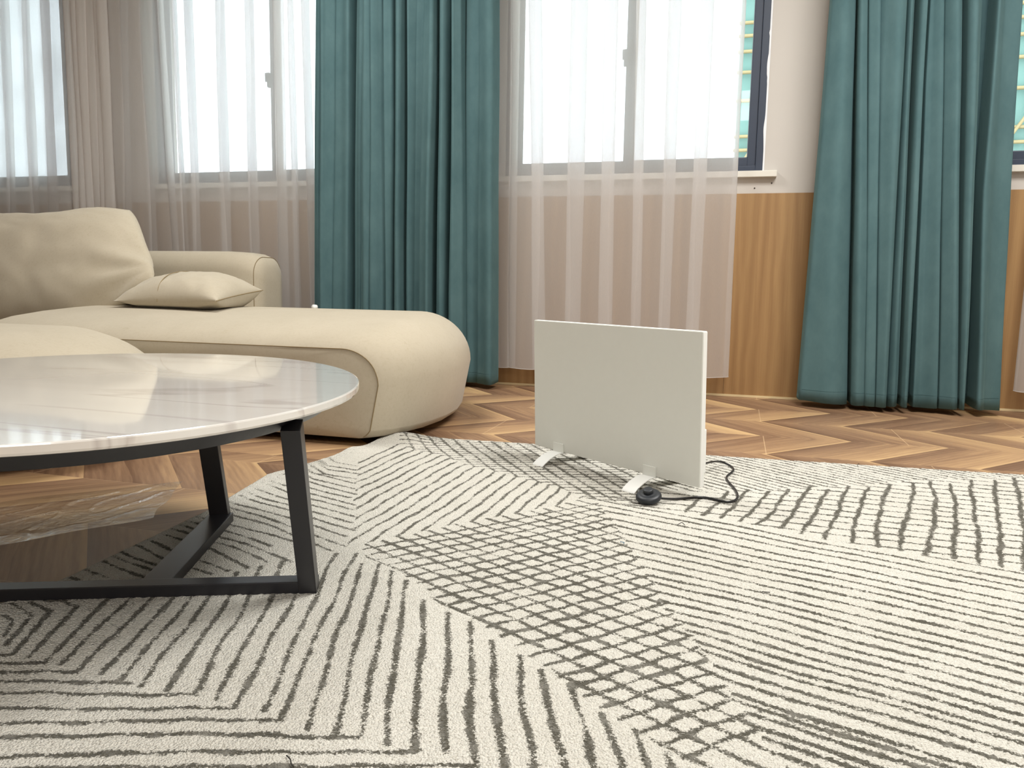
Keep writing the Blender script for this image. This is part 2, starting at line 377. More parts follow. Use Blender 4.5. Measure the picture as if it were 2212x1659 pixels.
def window(i, x0, x1, mull):
    fr = bmesh.new(); y0, y1 = YF + .006, YF + .075; fw = .052
    add_box(fr, x0, x0 + fw, y0, y1, WZ0 + .004, WZ1, .003); add_box(fr, x1 - fw, x1, y0, y1, WZ0 + .004, WZ1, .003)
    add_box(fr, x0 + fw, x1 - fw, y0, y1, WZ0 + .004, WZ0 + .038, .003); add_box(fr, x0 + fw, x1 - fw, y0, y1, WZ1 - .05, WZ1, .003)
    root = bm_obj('window_%d' % i, fr, MFRAME); struct(root)
    for (a, b, ya) in ((x0 + fw, mull + .032, y0 + .036), (mull - .032, x1 - fw, y0 + .012)):
        s = bmesh.new(); sw = .048; yb = ya + .024; za, zb = WZ0 + .038, WZ1 - .05
        add_box(s, a, a + sw, ya, yb, za, zb, .003); add_box(s, b - sw, b, ya, yb, za, zb, .003)
        add_box(s, a + sw, b - sw, ya, yb, za, za + sw, .003); add_box(s, a + sw, b - sw, ya, yb, zb - sw, zb, .003)
        sash = bm_obj('sash', s, MFRAME, root)
        box('glass_pane', a + sw, b - sw, ya + .010, ya + .014, za + sw, zb - sw, MG, sash)
        g = bmesh.new(); q = .004
        for (u0, u1, v0, v1) in ((a + sw, a + sw + q, za + sw, zb - sw), (b - sw - q, b - sw, za + sw, zb - sw), (a + sw, b - sw, za + sw, za + sw + q)):
            add_box(g, u0, u1, ya + .002, ya + .010, v0, v1)
        bm_obj('gasket', g, MGASK, sash)
    lt = bmesh.new(); zz = 2.06
    add_box(lt, mull - .045, mull - .025, y0 - .012, y0 + .014, zz - .05, zz + .05, .004)
    add_box(lt, mull - .052, mull - .030, y0 - .026, y0 - .010, zz - .015, zz + .045, .004)
    bm_obj('latch', lt, MFRAME, root)
    box('window_sill', x0 - .07, x1 + .072, YF - .045, YF + .10, 1.323, WZ0 + .001, MSILL, root, .003)
    # sealant bead along the right jamb, ragged
    vs, fs = [], []
    n = 90
    for k in range(n + 1):
        z = WZ0 + (WZ1 - WZ0) * k / n; ww = .010 + .010 * max(0, mnoise.noise((z * 9, i * 3.1, 0))) + .012 * max(0, mnoise.noise((z * 31, i, 2)) - .2)
        vs += [(x1 + .001, YF + .002, z), (x1 - ww, YF + .004, z), (x1 - ww, YF + .008, z)]
    for k in range(n):
        for j in range(2): q = 3 * k + j; fs.append((q, q + 1, q + 4, q + 3))
    mesh_obj('sealant_bead', vs, fs, MFOAM, root)
    return root
for i, ((a, b), m) in enumerate(zip(WIN, (-5.9, -3.21, -0.705, 2.0))): window(i + 1, a, b, m)
# ceiling track that carries all curtains
struct(box('trim_2', XL + .05, XR - .05, 4.74, 4.95, 3.455, ZC, MWHT, None, .004))

# ------------------------------------------------------------------ rug
P = lambda *a: np.array([flo(x, y, .014)[:2] for x, y in a])
def z_(off, pts, s=.25): return [(off[0] + s * x, off[1] + s * y) for x, y in pts]
segs = []          # explicit lines in rug coordinates: (a, b, width)
def pl(pts, wd=.0105):
    q = P(*pts)
    for a, b in zip(q[:-1], q[1:]): segs.append((a, b, wd))
# (A) lines that run to the left, each with its bend up into (B)
A0 = [1415, 1432, 1451, 1472, 1496, 1527, 1557, 1587, 1632, 1661]
AC = [(27, 1415), (97, 1435), (165, 1455), (277, 1477), (412, 1501), (496, 1532), (594, 1559), (778, 1591), (908, 1621), (1028, 1654)]
for y, c in zip(A0, AC): pl([(-420, y + 4 - (c[1] - y) * 1.2), (0, y), c], .0115)
pl([(-420, 1705), (0, 1703), (1185, 1702)]); pl([(-420, 1760), (0, 1758), (1320, 1752)])
BB = [(5, 1372), (12, 1392), (27, 1415), (66, 1420), (97, 1435), (131, 1439), (165, 1455), (221, 1458), (260, 1470), (303, 1480), (355, 1494), (412, 1501), (457, 1510), (496, 1532), (560, 1537), (594, 1559), (660, 1573), (728, 1585), (785, 1588), (842, 1607), (905, 1618), (967, 1625), (1028, 1654), (1092, 1660), (1153, 1662), (1221, 1665), (1281, 1665), (1343, 1665), (1396, 1665), (1448, 1665)]
BM = [(5, 1372), (12, 1392), (27, 1415), (100, 1382), (235, 1295), (280, 1293), (328, 1292), (370, 1293), (410, 1292), (450, 1290), (493, 1288), (538, 1285), (588, 1285), (638, 1283), (688, 1280), (730, 1280), (764, 1282), (803, 1280), (840, 1295), (871, 1305), (917, 1297), (968, 1325), (1014, 1345), (1058, 1385), (1118, 1415), (1168, 1447), (1236, 1477), (1298, 1537), (1366, 1570), (1433, 1622)]
BT = [(28, 1340), (72, 1328), (112, 1322), (170, 1311), (240, 1293), (297, 1284), (348, 1272), (392, 1262), (433, 1254), (470, 1248), (512, 1236), (562, 1222), (610, 1212), (660, 1206), (727, 1195), (772, 1195), (787, 1217), (825, 1217), (850, 1235), (880, 1257), (917, 1297), (968, 1325), (1014, 1345), (1058, 1385), (1118, 1415), (1168, 1447), (1236, 1477), (1298, 1537), (1366, 1570), (1433, 1622)]
for b, m, t_ in zip(BB, BM, BT):
    pts = [b, m, t_]; pts = [p for i, p in enumerate(pts) if i == 0 or abs(p[1] - pts[i - 1][1]) > .5]
    if len(pts) > 1: pl(pts, .0115)
for x in (1153, 1221, 1281, 1343, 1396, 1448, 1500): pl([(x, 1665), (x + 55, 1880)])
pl([(28, 1340), (5, 1330)]); pl([(72, 1328), (45, 1311), (28, 1303)]); pl([(112, 1322), (70, 1299)]); pl([(170, 1311), (120, 1291)])
# (C) lines between the rug's left edge and the zigzag
CS = [(697, 978), (680, 983), (664, 988), (657, 998), (648, 1006), (636, 1012), (610, 1025), (597, 1032), (585, 1040), (575, 1047), (552, 1056), (537, 1064), (520, 1070), (495, 1082), (490, 1092), (462, 1100), (425, 1115), (407, 1126), (387, 1135), (370, 1144), (350, 1155), (317, 1167), (292, 1177), (262, 1192), (247, 1201), (225, 1211), (192, 1229), (160, 1245)]
CM = [(722, 998), (706, 1006), (706, 1014), (700, 1024), (675, 1022), (675, 1034), (675, 1042), (675, 1054), (675, 1066), (677, 1079), (680, 1094), (685, 1109), (689, 1124), (691, 1140), (694, 1162), (590, 1140), (583, 1157), (540, 1163), (530, 1175), (500, 1180), (460, 1185), (372, 1187), (347, 1202), (340, 1220), (310, 1222), (280, 1233), (215, 1238), (172, 1250)]
CE = [(770, 1007), (768, 1016), (771, 1024), (773, 1035), (772, 1044), (770, 1055), (770, 1067), (757, 1075), (765, 1091), (760, 1101), (766, 1116), (760, 1130), (767, 1147), (749, 1159), (747, 1180), (715, 1190), (630, 1170), (582, 1180), (630, 1214), (577, 1214), (535, 1227), (492, 1232), (455, 1240), (385, 1240), (370, 1250), (320, 1250), (237, 1247), (180, 1253)]
for a, b, c in zip(CS, CM, CE): pl([a, b, c])
for k in range(7): pl([(60 + 24 * k, 1278 + 1 * k), (120 + 30 * k, 1300 - 3 * k)])
# (H) short stripes across the right-hand grid
zz5 = lambda p: z_((1480, 980), p, .1808); zz8 = lambda p: z_((1659, 960), p)
for q in ([(170, 520), (0, 700)], [(510, 450), (380, 580), (210, 740)], [(750, 430), (600, 580), (420, 775)], [(1010, 450), (830, 640), (660, 810)], [(1250, 420), (1060, 680), (870, 850)],
          [(1500, 390), (1330, 660), (1150, 895)], [(1720, 430), (1570, 700), (1400, 955)], [(1950, 390), (1820, 740), (1680, 1010)], [(2180, 400), (2080, 700), (2000, 1060)]): pl(zz5(q), .014)
for q in ([(1040, 340), (980, 520), (930, 880)], [(1260, 330), (1220, 530), (1120, 910)], [(1415, 320), (1440, 500), (1420, 730), (1340, 950)], [(1590, 340), (1620, 620), (1580, 980)],
          [(1760, 310), (1780, 600), (1810, 850), (1800, 1030)], [(1960, 310), (1985, 600), (2010, 1050)], [(2120, 290), (2190, 520), (2212, 800), (2225, 1080)], [(2300, 290), (2400, 560), (2440, 1120)], [(2480, 290), (2600, 560), (2660, 1180)]): pl(zz8(q), .014)
# (E) rising lines of the central grid: three keyed lines, the rest evenly between
keys = [((788, 1187), (1292, 1088)), ((1213, 1460), (1496, 1377)), ((1301, 1524), (1541, 1452)), ((1468, 1634), (1631, 1577))]
for (k0, k1, n) in ((keys[0], keys[1], 17), (keys[1], keys[2], 3), (keys[2], keys[3], 4)):
    a0, b0 = P(*k0); a1, b1 = P(*k1)
    for i in range(n + (n == 4)):
        f = i / n; segs.append((a0 * (1 - f) + a1 * f, b0 * (1 - f) + b1 * f, .0115))
# regions carrying a parallel family each: polygon, vanishing point, anchor, step to the next line
EBR = [(1290, 1078), (1295, 1087), (1320, 1125), (1335, 1150), (1355, 1177), (1375, 1205), (1390, 1230), (1415, 1267), (1438, 1317), (1468, 1350), (1491, 1375), (1511, 1397), (1531, 1425), (1556, 1465), (1581, 1500), (1606, 1530), (1631, 1575), (1659, 1612), (1684, 1642), (1730, 1700), (1800, 1790)]
EBL = [(785, 1175), (790, 1205), (825, 1217), (852, 1232), (882, 1257), (923, 1287), (965, 1320), (1013, 1340), (1035, 1350), (1078, 1375), (1113, 1387), (1156, 1425), (1213, 1460), (1266, 1492), (1301, 1525), (1358, 1562), (1426, 1612), (1468, 1635), (1520, 1680), (1600, 1790)]
DBOT = [(785, 1175), (837, 1165), (900, 1152), (985, 1132), (1050, 1120), (1125, 1107), (1187, 1097), (1230, 1085), (1262, 1074)]
DTOP = [(862, 962), (880, 966), (908, 975), (948, 981), (974, 992), (1003, 1002), (1042, 1012), (1066, 1018), (1107, 1029), (1147, 1038), (1183, 1047), (1207, 1052), (1240, 1066), (1262, 1074)]
VL = [(770, 998), (772, 1035), (770, 1067), (760, 1080), (766, 1100), (765, 1118), (758, 1130), (768, 1148), (750, 1160), (752, 1182)]
GTOP = [(1290, 1078), (1340, 1088), (1400, 1097), (1482, 1108), (1518, 1116), (1556, 1122), (1599, 1129), (1637, 1136), (1688, 1144), (1733, 1155), (1784, 1165), (1842, 1174), (1891, 1182), (1939, 1190), (1994, 1199), (2054, 1207), (2109, 1219), (2161, 1224), (2230, 1238), (2330, 1262)]
IBOT = [(1400, 1056), (1450, 1057), (1500, 1059), (1570, 1061), (1663, 1060), (1706, 1054), (1832, 1049), (1921, 1042), (2014, 1035), (2212, 1030), (2420, 1032)]
GY = [1136, 1150, 1162, 1174, 1191, 1206, 1220, 1234, 1250, 1267, 1285, 1302, 1317, 1337, 1355, 1374, 1394, 1412, 1432, 1447, 1471, 1492, 1520, 1535, 1552, 1577, 1597, 1622, 1650, 1680, 1712, 1750]
fam = [
    (VL + DBOT[0:] + DTOP[::-1] + [(815, 972)], (1640, 628), (1025, 1007), (19.7, 6.2), .0105),
    (EBL + EBR[::-1] + DBOT[::-1][:-1], (-620, 589), (1252.6, 1200.8), (31.6, -8.1), .0115),
    (DTOP + [(1290, 1078), (1400, 1092), (1400, 1040), (1340, 985), (1150, 958), (1000, 950), (862, 930)], (40000, 1304), (1100, 1003), (0, 4.9), .0095),
    (DTOP + [(1290, 1078), (1400, 1092), (1400, 1040), (1340, 985), (1150, 958), (1000, 950), (862, 930)], (530, 609), (1192, 1019), (30.5, 0), .0115),
    (IBOT + [(2600, 1170), (2600, 1290)] + GTOP[::-1], (-3500, 538), (2040, 1095), (0, 10.6), .011),
    ([(1340, 985)] + IBOT + [(2500, 1040), (2500, 980), (1340, 960)], (-80, 598), (1643, 1033), (0, 6.1), .011),
]
gpoly = EBR + [(3600, 1800), (3600, 1400)] + GTOP[::-1]

# rug mesh
ZR = .014
topc = P((640, 990), (690, 982), (780, 969), (870, 948), (1000, 951), (1150, 962), (1600, 994), (1856, 1009), (2212, 1033))
xe = np.array([-1.50, -1.44, -1.36, -.78, .04, 1.02, 2.35]); ye = np.array([2.62, 2.74, 3.03, 3.065, 3.10, 3.16, 3.25])
yl = np.array([-.2, 1.15, 1.32, 2.0, 2.62, 2.8, 3.2]); xl = np.array([-1.42, -1.375, -1.365, -1.41, -1.49, -1.44, -1.36])
X0, X1, Y0 = -1.5, 2.3, .30
st = .0052
nx = int((X1 - X0) / st); ny = int((3.15 - Y0) / st)
U, V = np.meshgrid(np.linspace(0, 1, nx), np.linspace(0, 1, ny))
Xg = X0 + (X1 - X0) * U; Yt = np.interp(Xg, xe, ye)
Yg = Y0 + (3.1 - Y0) * V
Xl = np.interp(Yg, yl, xl); Xg = Xl + (X1 - Xl) * U; Yg = Y0 + (np.interp(Xg, xe, ye) - Y0) * V
pts = np.stack([Xg.ravel(), Yg.ravel()], 1)
field = np.full(len(pts), .05)
def wob(x, y, s, ph):   # slow hand-tufted wander, metres
    return .0035 * np.sin(x * 9.1 * s + ph + 2.0 * np.sin(y * 4.3 + ph)) + .0025 * np.sin(y * 17.3 * s + 1.7 * ph + 1.5 * np.sin(x * 11.0)) + .0015 * np.sin((x + y) * 47 + ph)
pw = pts + np.stack([wob(pts[:, 0], pts[:, 1], 1, .7), wob(pts[:, 1], pts[:, 0], 1, 2.9)], 1)
def inpoly(p, poly):
    c = np.zeros(len(p), bool); j = len(poly) - 1
    for i in range(len(poly)):
        xi, yi = poly[i]; xj, yj = poly[j]
        cond = ((yi > p[:, 1]) != (yj > p[:, 1])) & (p[:, 0] < (xj - xi) * (p[:, 1] - yi) / (yj - yi + 1e-12) + xi)
        c ^= cond; j = i
    return c
def vdir(vp):
    d = R.T @ np.array([vp[0] - CX, vp[1] - CY, F]); d = d[:2]; return d / np.linalg.norm(d)
for poly, vp, an, stp, wd in fam:
    pw_poly = P(*poly); m = inpoly(pw, pw_poly); d = vdir(vp); n = np.array([-d[1], d[0]])
    a, b = P(an, (an[0] + stp[0], an[1] + stp[1])); sp = abs((b - a) @ n)
    q = ((pw[m] - a) @ n) / sp; dist = np.abs(q - np.round(q)) * sp - wd / 2
    idx = np.where(m)[0]; field[idx] = np.minimum(field[idx], dist)
m = inpoly(pw, P(*gpoly)); idx = np.where(m)[0]; vp = (-1350, 577); d = vdir(vp); n = np.array([-d[1], d[0]])
pos = np.sort(np.array([p @ n for p in P(*[(1659, y) for y in GY])])); q = pw[idx] @ n
k = np.clip(np.searchsorted(pos, q), 1, len(pos) - 1); dist = np.minimum(np.abs(q - pos[k - 1]), np.abs(q - pos[k])) - .0062
field[idx] = np.minimum(field[idx], dist)
for a, b, wd in segs:
    lo = np.minimum(a, b) - .03; hi = np.maximum(a, b) + .03
    idx = np.where((pw[:, 0] > lo[0]) & (pw[:, 0] < hi[0]) & (pw[:, 1] > lo[1]) & (pw[:, 1] < hi[1]))[0]
    if not len(idx): continue
    ab = b - a; L2 = ab @ ab + 1e-12; t_ = np.clip(((pw[idx] - a) @ ab) / L2, 0, 1)
    dd = np.linalg.norm(pw[idx] - a - t_[:, None] * ab, axis=1) - wd / 2
    field[idx] = np.minimum(field[idx], dd)
Z = ZR + .0011 * rng.standard_normal(len(pts)) * .6
x, y = pts[:, 0], pts[:, 1]
Z += .030 * np.exp(-(((x + 1.30) / .10) ** 2 + ((y - 2.93) / .10) ** 2)) + .012 * np.exp(-(((x + 1.40) / .05) ** 2 + ((y - 2.68) / .06) ** 2))   # ruck where the sofa pushes the rug
ed = np.minimum(np.minimum(U, 1 - U) * 3.7, np.minimum(V, 1 - V) * 2.7).ravel(); Z -= .006 * np.exp(-ed / .006)
verts = np.concatenate([np.stack([x, y, Z], 1)])
I = np.arange(nx * ny).reshape(ny, nx)
quads = np.stack([I[:-1, :-1], I[:-1, 1:], I[1:, 1:], I[1:, :-1]], -1).reshape(-1, 4)
loop = np.concatenate([I[0, :], I[1:, -1], I[-1, -2::-1], I[-2:0:-1, 0]])
nb = len(verts); low = verts[loop].copy(); low[:, 2] = .001; verts = np.concatenate([verts, low])
ls = np.arange(len(loop)); skirt = np.stack([loop, nb + ls, nb + np.roll(ls, -1), np.roll(loop, -1)], -1)
quads = np.concatenate([quads, skirt])
me = bpy.data.meshes.new('rug'); me.vertices.add(len(verts)); me.vertices.foreach_set('co', verts.ravel().astype(np.float32))
me.loops.add(quads.size); me.loops.foreach_set('vertex_index', quads.ravel().astype(np.int32))
me.polygons.add(len(quads)); me.polygons.foreach_set('loop_start', (np.arange(len(quads)) * 4).astype(np.int32)); me.polygons.foreach_set('loop_total', np.full(len(quads), 4, np.int32))
me.update(calc_edges=True); me.validate()
at = me.attributes.new('line_field', 'FLOAT', 'POINT'); at.data.foreach_set('value', np.concatenate([field, field[loop]]).astype(np.float32))
me.polygons.foreach_set('use_smooth', [True] * len(me.polygons)); me.materials.append(MRUG)
rug = bpy.data.objects.new('rug', me); C.objects.link(rug)
tag(rug, 'large cream wool rug with dark broken lines in zigzags and grids on the wooden floor', 'rug')

# ------------------------------------------------------------------ coffee table
tbl = thing('coffee_table', 'oval white marble coffee table on a black metal base, half on the rug', 'coffee table')
tc = Vector((-1.345, 1.369, 0)); sa, sb = .7113, .5749; ax = Vector((.52, -.854, 0)); ay = Vector((.854, .52, 0))
ang = math.atan2(ax.y, ax.x); NZ = .43
def ellipse_slab(name, a, b, prof, mat, parent):
    """prof: (inset, z) pairs from the bottom outward to the top"""
    n = 160; vs, fs = [], []
    for (ins, z) in prof:
        for k in range(n):
            t_ = 2 * math.pi * k / n; p = tc + ax * (a - ins) * math.cos(t_) + ay * (b - ins) * math.sin(t_); vs.append((p.x, p.y, z))
    for r in range(len(prof) - 1):
        for k in range(n): k2 = (k + 1) % n; fs.append((r * n + k, r * n + k2, (r + 1) * n + k2, (r + 1) * n + k))
    fs.append(tuple(range(n))[::-1]); fs.append(tuple((len(prof) - 1) * n + k for k in range(n)))
    o = mesh_obj(name, vs, fs, mat, parent); return o
ellipse_slab('table_top', sa, sb, [(.006, NZ - .018), (.0015, NZ - .0165), (0, NZ - .013), (0, NZ - .003), (.001, NZ - .0008), (.003, NZ)], MMAR, tbl)
ellipse_slab('apron', sa, sb, [(.085, NZ - .052), (.070, NZ - .051), (.030, NZ - .0181)], MBLK, tbl)
zb = ZR - .002; hb = .026
pe = flo(690, 1278, zb); pe = Vector((-0.815, 1.405, 0)); u = Vector((.923, .385, 0)).normalized(); v = Vector((-u.y, u.x, 0))
T = Vector((-1.118, 1.279, 0)); Lr = (pe - T).dot(u); Cb = (Vector((-1.298, 1.745, 0)) - T).length
vdirc = (Vector((-1.298, 1.745, 0)) - T).normalized()
zc = zb + hb / 2
bar('base_rail', T + u * Lr + Vector((0, 0, zc)), T - u * .72 + Vector((0, 0, zc)), .040, hb, MBLK, tbl, side=v)
bar('cross_rail', T + Vector((0, 0, zc)) + vdirc * .015, T + vdirc * Cb + Vector((0, 0, zc)), .060, hb - .001, MBLK, tbl, side=u)
ztop = NZ - .038
rt = flo(630, 918, ztop)
bar('leg', T + u * (Lr - .018) + Vector((0, 0, zb)), Vector((rt.x, rt.y, ztop)), .036, .040, MBLK, tbl, side=u)
ct = flo(447, 952, ztop)
bar('leg', T + vdirc * (Cb - .006) + Vector((0, 0, zb)), T + vdirc * (Cb - .03) + Vector((-.040, -.008, ztop)), .048, .028, MBLK, tbl, side=u)
lt = T - u * .72
bar('leg', lt + Vector((0, 0, zb)) + u * .02, Vector((lt.x + .12, lt.y + .10, ztop)), .036, .040, MBLK, tbl, side=u)
print('leg tops', rt, ct)
set_origin(tbl, (tc.x, tc.y, 0))

# ------------------------------------------------------------------ sofa
def loft(name, rings, mat, parent, smooth=True, caps=True):
    n = len(rings[0]); vs = [p for r in rings for p in r]; fs = []
    for r in range(len(rings) - 1):
        for k in range(n): k2 = (k + 1) % n; fs.append((r * n + k, r * n + k2, (r + 1) * n + k2, (r + 1) * n + k))
    if caps:
        for base, rev in ((0, True), ((len(rings) - 1) * n, False)):
            c = sum((Vector(vs[base + k]) for k in range(n)), Vector()) / n
            # inner rings keep the cap smooth
            prev = [base + k for k in range(n)]
            for f in (.75, .4):
                cur = []
                for k in range(n): vs.append(tuple(c.lerp(Vector(vs[base + k]), f))); cur.append(len(vs) - 1)
                for k in range(n):
                    k2 = (k + 1) % n; q = (prev[k], prev[k2], cur[k2], cur[k]); fs.append(q[::-1] if not rev else q)
                prev = cur
            vs.append(tuple(c)); ci = len(vs) - 1
            for k in range(n): q = (prev[k], prev[(k + 1) % n], ci); fs.append(q[::-1] if not rev else q)
    bm = bmesh.new(); bv = [bm.verts.new(p) for p in vs]
    for f in fs:
        try: bm.faces.new([bv[i] for i in f])
        except ValueError: pass
    return bm_obj(name, bm, mat, parent, smooth)
def rring(x0, x1, z0, z1, rt_, rb, n=14, bot_in=0.0):
    """rounded rectangle in xz as (x, z) pairs; rt_: top corner radii (rx, rz), rb: bottom ones; bot_in pulls the foot inward"""
    out = []
    for (cx, cz, rx, rz, a0) in ((x1, z0, rb[0], rb[1], -90), (x1, z1, rt_[0], rt_[1], 0), (x0, z1, rt_[0], rt_[1], 90), (x0, z0, rb[0], rb[1], 180)):
        sx = -1 if cx == x1 else 1; sz = -1 if cz == z1 else 1
        for k in range(n):
            a = math.radians(a0 + 90 * k / (n - 1)); px = cx + sx * rx + rx * math.cos(a); pz = cz + sz * rz + rz * math.sin(a)
            f = max(0, 1 - (pz - z0) / max(.001, (z1 - z0) * .45)); px += sx * bot_in * f * f
            out.append((px, pz))
    return out
sofa = thing('sofa', 'low beige linen sectional sofa with rounded chaise end behind the marble table', 'sofa')
# chaise: front face framed by a seam, body swelling behind it
def chaise_ring(Y, xr, zt, xl_=-3.55, s=1.0, zbt=.034):
    return [(x_, Y + (0.012 * math.sin(x_ * 3)), z__ + .012 * math.exp(-((x_ + 2.4) / .9) ** 2) * (1 if z__ > .3 else 0)) for x_, z__ in rring(xl_, xr, zbt, zt, (.20 * s, .17 * s), (.025, .035), 14, .06)]
prof = [(2.800, -1.352, .386, .80), (2.802, -1.349, .389, .80), (2.825, -1.325, .412, .88), (2.88, -1.285, .440, 1.0), (2.98, -1.245, .468, 1.12), (3.12, -1.215, .488, 1.25), (3.30, -1.205, .502, 1.32), (3.50, -1.225, .512, 1.35), (3.70, -1.275, .514, 1.35), (3.90, -1.36, .505, 1.35), (4.05, -1.48, .482, 1.3), (4.15, -1.60, .44, 1.2), (4.20, -1.75, .36, 1.0)]
ch = loft('chaise_seat', [chaise_ring(*p_[:3], s=p_[3]) for p_ in prof], ML, sofa)
tube('seam', [Vector(q) + Vector((.0, -.0015, 0)) for q in chaise_ring(2.801, -1.3505, .3875, s=.80)][5:48], .0019, MSEAM, ch, bez=False)
# near seat module with a rounded right end
def lobe_ring(Y, xr, zt, s): return [(x_, Y, z__) for x_, z__ in rring(-4.6, xr - .10, .05, zt - .012, (.46 * s, .26 * s), (.08, .10), 14, .10)]
lb = [(1.895, -2.16, .34, .8), (1.91, -2.12, .38, .85), (1.96, -2.07, .425, .95), (2.06, -2.03, .455, 1), (2.2, -2.01, .472, 1), (2.4, -2.02, .478, 1), (2.55, -2.06, .474, 1), (2.66, -2.12, .45, .95), (2.74, -2.2, .41, .85), (2.78, -2.3, .36, .8)]
loft('seat', [lobe_ring(*q) for q in lb], ML, sofa)
# low back roll with capped right end (runs along x)
def roll(name, xs_, y0, y1, zt, parent, z0=.05):
    rings = []
    for (x_, ins, tilt) in xs_:
        rings.append([(x_ + tilt * (p_[1] - z0), p_[0], p_[1]) for p_ in rring(y0 + ins, y1 - ins, z0, zt - ins * 1.1, (.12 - ins * .4, .12 - ins * .4), (.05, .05), 12)])
    return loft(name, rings, ML, parent)
ar = roll('low_back', [(-4.6, .0, 0), (-3.6, 0, 0), (-3.06, .0, 0), (-2.96, .004, 0), (-2.89, .012, 0), (-2.845, .026, 0), (-2.83, .032, 0), (-2.81, .052, 0), (-2.795, .09, 0)], 4.14, 4.50, .838, sofa)
sm = [(-2.8295, p_[0], p_[1]) for p_ in rring(4.14 + .031, 4.50 - .031, .05, .838 - .034, (.108, .108), (.05, .05), 12)]
tube('seam', sm[11:46][::-1], .0019, MSEAM, ar, bez=False)
br_ = loft('high_back', [[(x_, p_[0], p_[1]) for p_ in rring(3.92 + i_, 4.5 - i_, .05, zt - i_, (.14, .14), (.05, .05), 12)] for (x_, i_, zt) in
      ((-6.2, 0, 1.10), (-5.0, 0, 1.085), (-4.5, 0, 1.060), (-4.25, .01, 1.045), (-4.12, .03, 1.02), (-4.03, .07, .97), (-4.0, .12, .90))], ML, sofa)
for (x_, y_) in ((-1.62, 4.02), (-1.62, 3.02), (-3.2, 3.0), (-2.45, 2.05), (-4.3, 2.1), (-2.9, 4.4)):
    bm = bmesh.new(); add_box(bm, x_ - .035, x_ + .035, y_ - .035, y_ + .035, 0, .07, .004); bm_obj('foot', bm, MBLKP, sofa)
bm = bmesh.new(); add_box(bm, -3.5, -1.50, 2.86, 4.1, .028, .08, .005); bm_obj('base_frame', bm, MBLKP, sofa)
set_origin(sofa, (-2.6, 3.3, 0))

def pillow(name, c0, eu, ev, nrm, th, mat, nu=56, nv=40, pinch=.10, pw_=2.4, wr=.006, seed=0, parent=None, sag=None, rc=0.0):
    """c0 centre, eu/ev half extents, nrm unit normal, th half thickness"""
    c0, eu, ev, nrm = map(Vector, (c0, eu, ev, nrm)); vs, fs = [], []; ids = {}
    for side in (1, -1):
        for j in range(nv + 1):
            for i in range(nu + 1):
                a = -1 + 2 * i / nu; b = -1 + 2 * j / nv
                a = math.sin(a * math.pi / 2) * .6 + a * .4; b = math.sin(b * math.pi / 2) * .6 + b * .4
                ea = a * (1 - pinch * (1 - abs(b) ** 2) * abs(a) ** 2); eb = b * (1 - pinch * (1 - abs(a) ** 2) * abs(b) ** 2)
                ea *= 1 - rc * abs(b) ** 5; eb *= 1 - rc * abs(a) ** 5
                h = (max(0, (1 - abs(a) ** pw_)) * max(0, (1 - abs(b) ** pw_))) ** .55
                edge = i in (0, nu) or j in (0, nv)
                if edge and side == -1: ids[(side, i, j)] = ids[(1, i, j)]; continue
                p = c0 + eu * ea + ev * eb
                wn_ = mnoise.fractal((ea * 3 + seed, eb * 3, side * 2.0), 1.0, 2.0, 3)
                p += nrm * side * (th * h + wr * wn_ * (1 if not edge else .3)) + nrm * .35 * wr * mnoise.noise((ea * 7, eb * 7, seed))
                if sag: p = sag(p, a, b, side)
                vs.append(tuple(p)); ids[(side, i, j)] = len(vs) - 1
    for side in (1, -1):
        for j in range(nv):
            for i in range(nu):
                q = [ids[(side, i, j)], ids[(side, i + 1, j)], ids[(side, i + 1, j + 1)], ids[(side, i, j + 1)]]
                if side == -1: q = q[::-1]
                if len(set(q)) >= 3: fs.append(tuple(dict.fromkeys(q)))
    bm = bmesh.new(); bv = [bm.verts.new(p) for p in vs]
    for f in fs: bm.faces.new([bv[k_] for k_ in f])
    o = bm_obj(name, bm, mat, parent, True)
    o['_'] = 0; del o['_']
    return o
# big back cushion leaning on the sofa back
TR = wal(289, 449, 3.84); BRc = wal(343, 606, 3.50)
evv = (TR - BRc) / 2; euu = Vector((-.66, -.02, -.038)); cc = (TR + BRc) / 2 + euu
nn = euu.cross(evv).normalized(); nn = nn if nn.y < 0 else -nn
def sagc(p, a, b, side):
    # slumped lower right corner and a soft dip in the top edge
    p = p.copy()
    if b < .2: p.z -= .17 * (.2 - b) ** 1.3 * (1 - max(0, -a) ** 3); p.y -= .05 * (.2 - b) * (1 - max(0, -a) ** 3)
    if b > .5: p.z -= .035 * (b - .5) * 2 * math.exp(-((a + .15) / .35) ** 2)
    if side > 0 or True:
        rr = math.hypot(a + 1.05, b + .75); cr = max(0, 1 - rr / 1.3) * min(1, rr * 3)
        p += nn * .016 * cr * math.sin(7.5 * math.atan2(b + .75, a + 1.05) + 2.2 * rr)
    p.z = max(p.z, .509 - .30 * max(0, -3.2 - p.x))
    return p
big = pillow('back_cushion', cc, euu, evv, nn, .14, ML, pinch=.0, pw_=3.0, wr=.007, seed=3, sag=sagc, rc=.05)
tag(big, 'large plump beige back cushion leaning against the sofa back', 'cushion')
